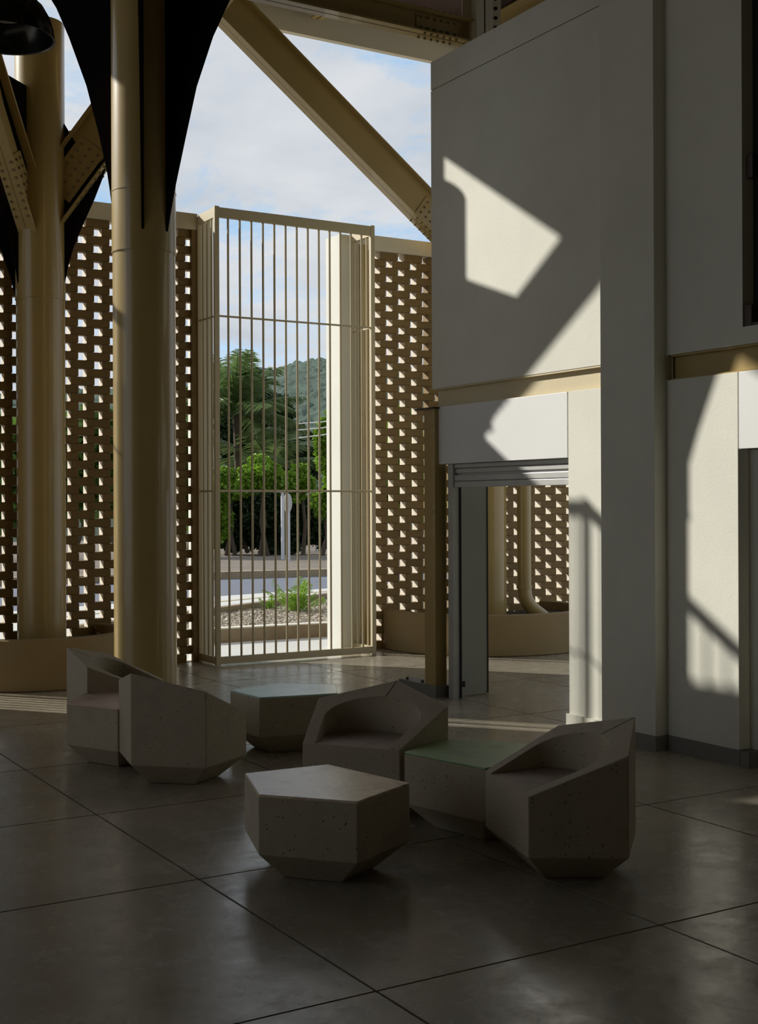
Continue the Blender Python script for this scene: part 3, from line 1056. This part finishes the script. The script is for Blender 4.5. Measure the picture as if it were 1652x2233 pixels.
def street_tree(name, label, u, d, crown, lsize, n, m, seed, trunk_u=None, droop=0.0, cat='tree'):
    b = at((u - 826) / FPX * d, d, 0.1)
    px = d / FPX
    blobs = []
    for (cu, cv, ru, rv) in crown:
        c = P_(cu, cv, d) - b
        blobs.append((tuple(c), (ru * px, ru * px * .8, rv * px)))
    tr = []
    top = P_(crown[0][0], crown[0][1], d) - b
    for k, tu in enumerate(trunk_u or [u]):
        s_ = at((tu - 826) / FPX * d, d, 0.0) - b; s_.z = -.05
        mid = (s_ * .6 + top * .4) + Vector((.15 * (-1) ** k, 0, 0))
        tr.append(([s_, mid, Vector((s_.x * .5 + top.x * .5, s_.y * .5 + top.y * .5, top.z))], [.08, .06, .03]))
    return tree(name, label, b, blobs, lsize, n, m, tr, seed, cat, droop=droop)


# clipped hedge-like trees with bright crowns and dark feet
street_tree('street_tree', 'bright green bushy tree left behind the gate, above dark trunks', 500, 41, [(505, 1050, 42, 38), (485, 1120, 22, 70)], .15, 11000, 'leaf_bright', 11, [492, 512], .6)
street_tree('street_tree', 'bright green bushy tree behind the middle gate bars', 575, 40.5, [(570, 1030, 50, 34), (540, 1055, 36, 24), (605, 1052, 36, 26)], .15, 15000, 'leaf_bright', 12, [566, 583], .6)
street_tree('street_tree', 'bright green bushy tree behind the sign poles', 655, 41, [(650, 1045, 40, 34), (640, 1070, 32, 20)], .15, 9000, 'leaf_bright', 13, [660], .6)
street_tree('street_tree', 'yellow green tree at the right behind the white pillar', 712, 39, [(708, 1100, 26, 40), (712, 1000, 26, 80), (720, 920, 18, 30)], .17, 9000, 'leaf_bright', 14, [700], .2)
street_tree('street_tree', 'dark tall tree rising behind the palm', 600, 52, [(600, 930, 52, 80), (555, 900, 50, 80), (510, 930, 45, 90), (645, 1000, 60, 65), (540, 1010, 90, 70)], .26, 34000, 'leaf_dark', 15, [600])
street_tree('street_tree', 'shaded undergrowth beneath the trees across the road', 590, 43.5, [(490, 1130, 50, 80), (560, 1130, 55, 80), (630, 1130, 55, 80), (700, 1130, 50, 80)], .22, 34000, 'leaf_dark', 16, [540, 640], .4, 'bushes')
street_tree('street_tree', 'mid green tree seen through the left brick screen', 200, 40, [(200, 1000, 120, 130), (120, 1040, 110, 120), (300, 1010, 110, 130)], .34, 9000, 'leaf_mid', 17, [160, 260])
street_tree('street_tree', 'mid green tree seen at the far left through the bricks', 0, 40, [(0, 1010, 120, 120), (-80, 1040, 110, 120), (60, 1090, 90, 90)], .34, 6000, 'leaf_mid', 18, [0])
street_tree('street_tree', 'bright tree left of the gate seen through brick holes', 410, 42, [(410, 1010, 60, 110), (370, 1060, 60, 90), (440, 1080, 50, 90)], .30, 7000, 'leaf_mid', 19, [410])
street_tree('street_tree', 'green tree seen through the right brick screen', 860, 36, [(870, 1010, 70, 160), (930, 1060, 80, 130), (810, 1050, 60, 140)], .30, 8000, 'leaf_bright', 20, [860])


def frond(mb, p0, dirv, length, sag, rng, wid=.5, n=26, up=1.0, lw=.03, twist=0.0):
    """feather palm frond: arching rib with paired leaflets"""
    p0 = Vector(p0); d = Vector(dirv).normalized()
    side = d.cross(Vector((0, 0, 1)))
    if side.length < .1: side = Vector((1, 0, 0))
    side.normalize()
    pts = []
    for i in range(n + 1):
        t = i / n
        pts.append(p0 + d * (length * t) + Vector((0, 0, -sag * t * t)))
    mb.sweep([tuple(p) for p in pts[::4]] + [tuple(pts[-1])], [max(.004, lw * .6 * (1 - .8 * i / (n / 4 + 1))) for i in range(len(pts[::4]) + 1)], 5)
    for i in range(3, n + 1):
        t = i / n
        L_ = wid * (math.sin(pi * min(1, t * .92 + .06)) ** .6) * rng.uniform(.85, 1.1)
        tg = (pts[min(i + 1, n)] - pts[i - 1]).normalized()
        for sg in (1, -1):
            a = (side * sg * math.cos(twist) + tg * .75 + Vector((0, 0, -.35 * rng.uniform(.4, 1.4)))).normalized()
            w = tg * lw
            q = pts[i]
            mb.add([q - w * .5, q + w * .5, q + a * L_ * .6 + w * .45 + Vector((0, 0, -.04 * L_)), q + a * L_ + Vector((0, 0, -.22 * L_)), q + a * L_ * .6 - w * .45 + Vector((0, 0, -.04 * L_))], [(0, 1, 2, 3, 4)])


def palm(name, label, crown_p, base_p, nf, length, seed, m='palm_leaf', trunk_r=.14, wid=.6, lw=.05, group=None):
    rng = random.Random(seed)
    base_p = Vector(base_p); cp = Vector(crown_p) - base_p
    o = tag(empty(name, base_p), label, 'palm', group)
    for k in range(nf):
        a = 2 * pi * k / nf + rng.uniform(-.2, .2)
        el = rng.uniform(.15, 1.4)
        d = Vector((math.cos(a) * math.cos(el), math.sin(a) * math.cos(el), math.sin(el)))
        mb = MB()
        frond(mb, cp, d, length * rng.uniform(.8, 1.1), length * rng.uniform(.22, .5), rng, wid, 34, lw=lw)
        mb.build('frond', m, o)
    MB().sweep([(0, 0, -.1), tuple(cp * .5 + Vector((.1, 0, 0))), tuple(cp)], [trunk_r * 1.3, trunk_r, trunk_r * .8], 10).build('trunk', 'bark', o, smooth=50)
    return o


pd = 46.0
palm('coconut_palm', 'tall coconut palm with drooping feathery fronds behind the gate', uvat(515, 905, pd), at((515 - 826) / FPX * pd, pd, .1), 40, 3.1, 31, wid=.85, lw=.045, group='palms outside')
palm('coconut_palm', 'lower palm with arching yellowing fronds in the middle behind the gate', uvat(590, 1020, 47), at((590 - 826) / FPX * 47, 47, .1), 12, 2.9, 34, wid=.9, lw=.05, group='palms outside')

# areca clump in the gravel bed
def areca(u, v, d, hgt, nf, seed, label):
    rng = random.Random(seed)
    b = uvat(u, v, d); b.z = .13
    o = tag(empty('areca_palm', b), label, 'palm', 'small palms in the gravel bed')
    for k in range(nf):
        a = 2 * pi * k / nf + rng.uniform(-.3, .3)
        el = rng.uniform(1.0, 1.45) if k % 3 else rng.uniform(.7, 1.0)
        d_ = Vector((math.cos(a) * math.cos(el), math.sin(a) * math.cos(el), math.sin(el)))
        mb = MB()
        L_ = hgt * rng.uniform(.75, 1.15)
        frond(mb, (rng.uniform(-.05, .05), rng.uniform(-.05, .05), 0), d_, L_, L_ * rng.uniform(.18, .42), rng, hgt * .24, 22, lw=.010)
        mb.build('frond', 'areca_leaf', o)
    return o


areca(648, 1352, 18.2, .66, 22, 41, 'small bright green palm growing in the gravel bed')
areca(584, 1345, 18.6, .32, 6, 42, 'tiny green palm seedling in the gravel, left of the bigger one')

# sign poles
def pole(u, d, vtop, label, sign=None):
    b = at((u - 826) / FPX * d, d, .12)
    o = tag(empty('sign_pole', b), label, 'sign pole', 'white poles across the road')
    h = uvat(u, vtop, d).z - .12
    MB().tube((0, 0, 0), (0, 0, h), .055, n=12).build('pole', 'pole_white', o, smooth=40)
    if sign == 'flat':
        MB().obox(tuple(RT * -.25 + Vector((0, 0, h - .02)) + FW * -.12), tuple(RT * .5), tuple(FW * .24), (0, 0, .05)).build('plate', 'pole_white', o)
    if sign == 'oval':
        mb = MB(); n = 28
        c = Vector((0, 0, h)) - FW * .07; ax = (RT * .88 + FW * .45).normalized(); nrm = Vector((0, 0, 1)).cross(ax)
        fr = [c + ax * (.125 * math.cos(2 * pi * i / n)) + Vector((0, 0, .27 * math.sin(2 * pi * i / n))) for i in range(n)]
        bk = [p + nrm * .02 for p in fr]
        mb.add(fr + bk, [tuple(range(n)), tuple(range(2 * n - 1, n - 1, -1))] + [(i, n + i, n + (i + 1) % n, (i + 1) % n) for i in range(n)])
        mb.build('sign_disc', 'sign_metal', o)
    return o


pole(616, 36.5, 1072, 'white sign pole with a flat plate on top across the road', 'flat')
pole(628, 35.0, 1097, 'white sign pole carrying an oval metal disc across the road', 'oval')

# white picket fence far right
fn = tag(empty('picket_fence', tuple(at(-1.7, 46, .1))), 'white picket fence far behind the trees by the white pillar', 'fence')
for k in range(16):
    p = RT * (-.6 + k * .16)
    MB().obox(tuple(p + Vector((0, 0, -.12))), tuple(RT * .07), tuple(FW * .03), (0, 0, 1.9)).build('picket', 'fence_white', fn)
MB().obox(tuple(RT * -.7 + FW * .03 + Vector((0, 0, .9))), tuple(RT * 2.9), tuple(FW * .04), (0, 0, .07)).build('rail', 'fence_white', fn)

# wires
for k, (va, vb) in enumerate(((921, 916), (935, 928), (952, 942))):
    a, b = uvat(650, va + 3, 34), uvat(760, vb - 5, 33)
    mb = MB(); mb.sweep([a, (a + b) / 2 + Vector((0, 0, -.03)), b], .016, 6)
    tag(mb.build('overhead_wire', 'wire_grey'), ['topmost', 'middle', 'lowest'][k] + ' of three pale overhead wires by the white pillar', 'wire', 'overhead wires')

# hills
def hill(name, m, ridge, d, label, depth, seed):
    rng = random.Random(seed)
    mb = MB()
    us = []
    nU, nV = 420, 70
    u0, u1 = ridge[0][0], ridge[-1][0]
    vs = []
    for j in range(nV + 1):
        t = j / nV
        for i in range(nU + 1):
            u = u0 + (u1 - u0) * i / nU
            for k in range(len(ridge) - 1):
                if ridge[k][0] <= u <= ridge[k + 1][0]:
                    s = (u - ridge[k][0]) / (ridge[k + 1][0] - ridge[k][0])
                    vr = ridge[k][1] + (ridge[k + 1][1] - ridge[k][1]) * s
                    break
            top = uvat(u, vr, d).z
            dd = d - depth * (1 - t)
            p = at((u - 826) / FPX * d, dd, top * t ** .8 + (rng.uniform(-1, 1) * .0009 + .0008 * math.sin(u * .21 + 3 * math.sin(j * .7)) * math.sin(j * .9 + u * .05)) * d)
            vs.append(p)
    fs = []
    for j in range(nV):
        for i in range(nU):
            k = j * (nU + 1) + i
            fs.append((k, k + 1, k + nU + 2, k + nU + 1))
    mb.add(vs, fs)
    o = mb.build(name, m, smooth=180)
    tag(o, label, 'hill')
    return o


hill('wooded_hill', 'hill_green', [(-400, 900), (100, 850), (480, 845), (560, 830), (595, 808), (640, 790), (700, 781), (780, 775), (900, 800), (1100, 830), (1400, 900)], 520, 'green wooded hill rising behind the trees', 220, 5)
hill('wooded_hill', 'hill_haze', [(-400, 880), (300, 850), (500, 800), (560, 800), (585, 803), (610, 815), (800, 840), (1400, 900)], 900, 'distant hill tinted haze blue, left of the green one', 200, 6)
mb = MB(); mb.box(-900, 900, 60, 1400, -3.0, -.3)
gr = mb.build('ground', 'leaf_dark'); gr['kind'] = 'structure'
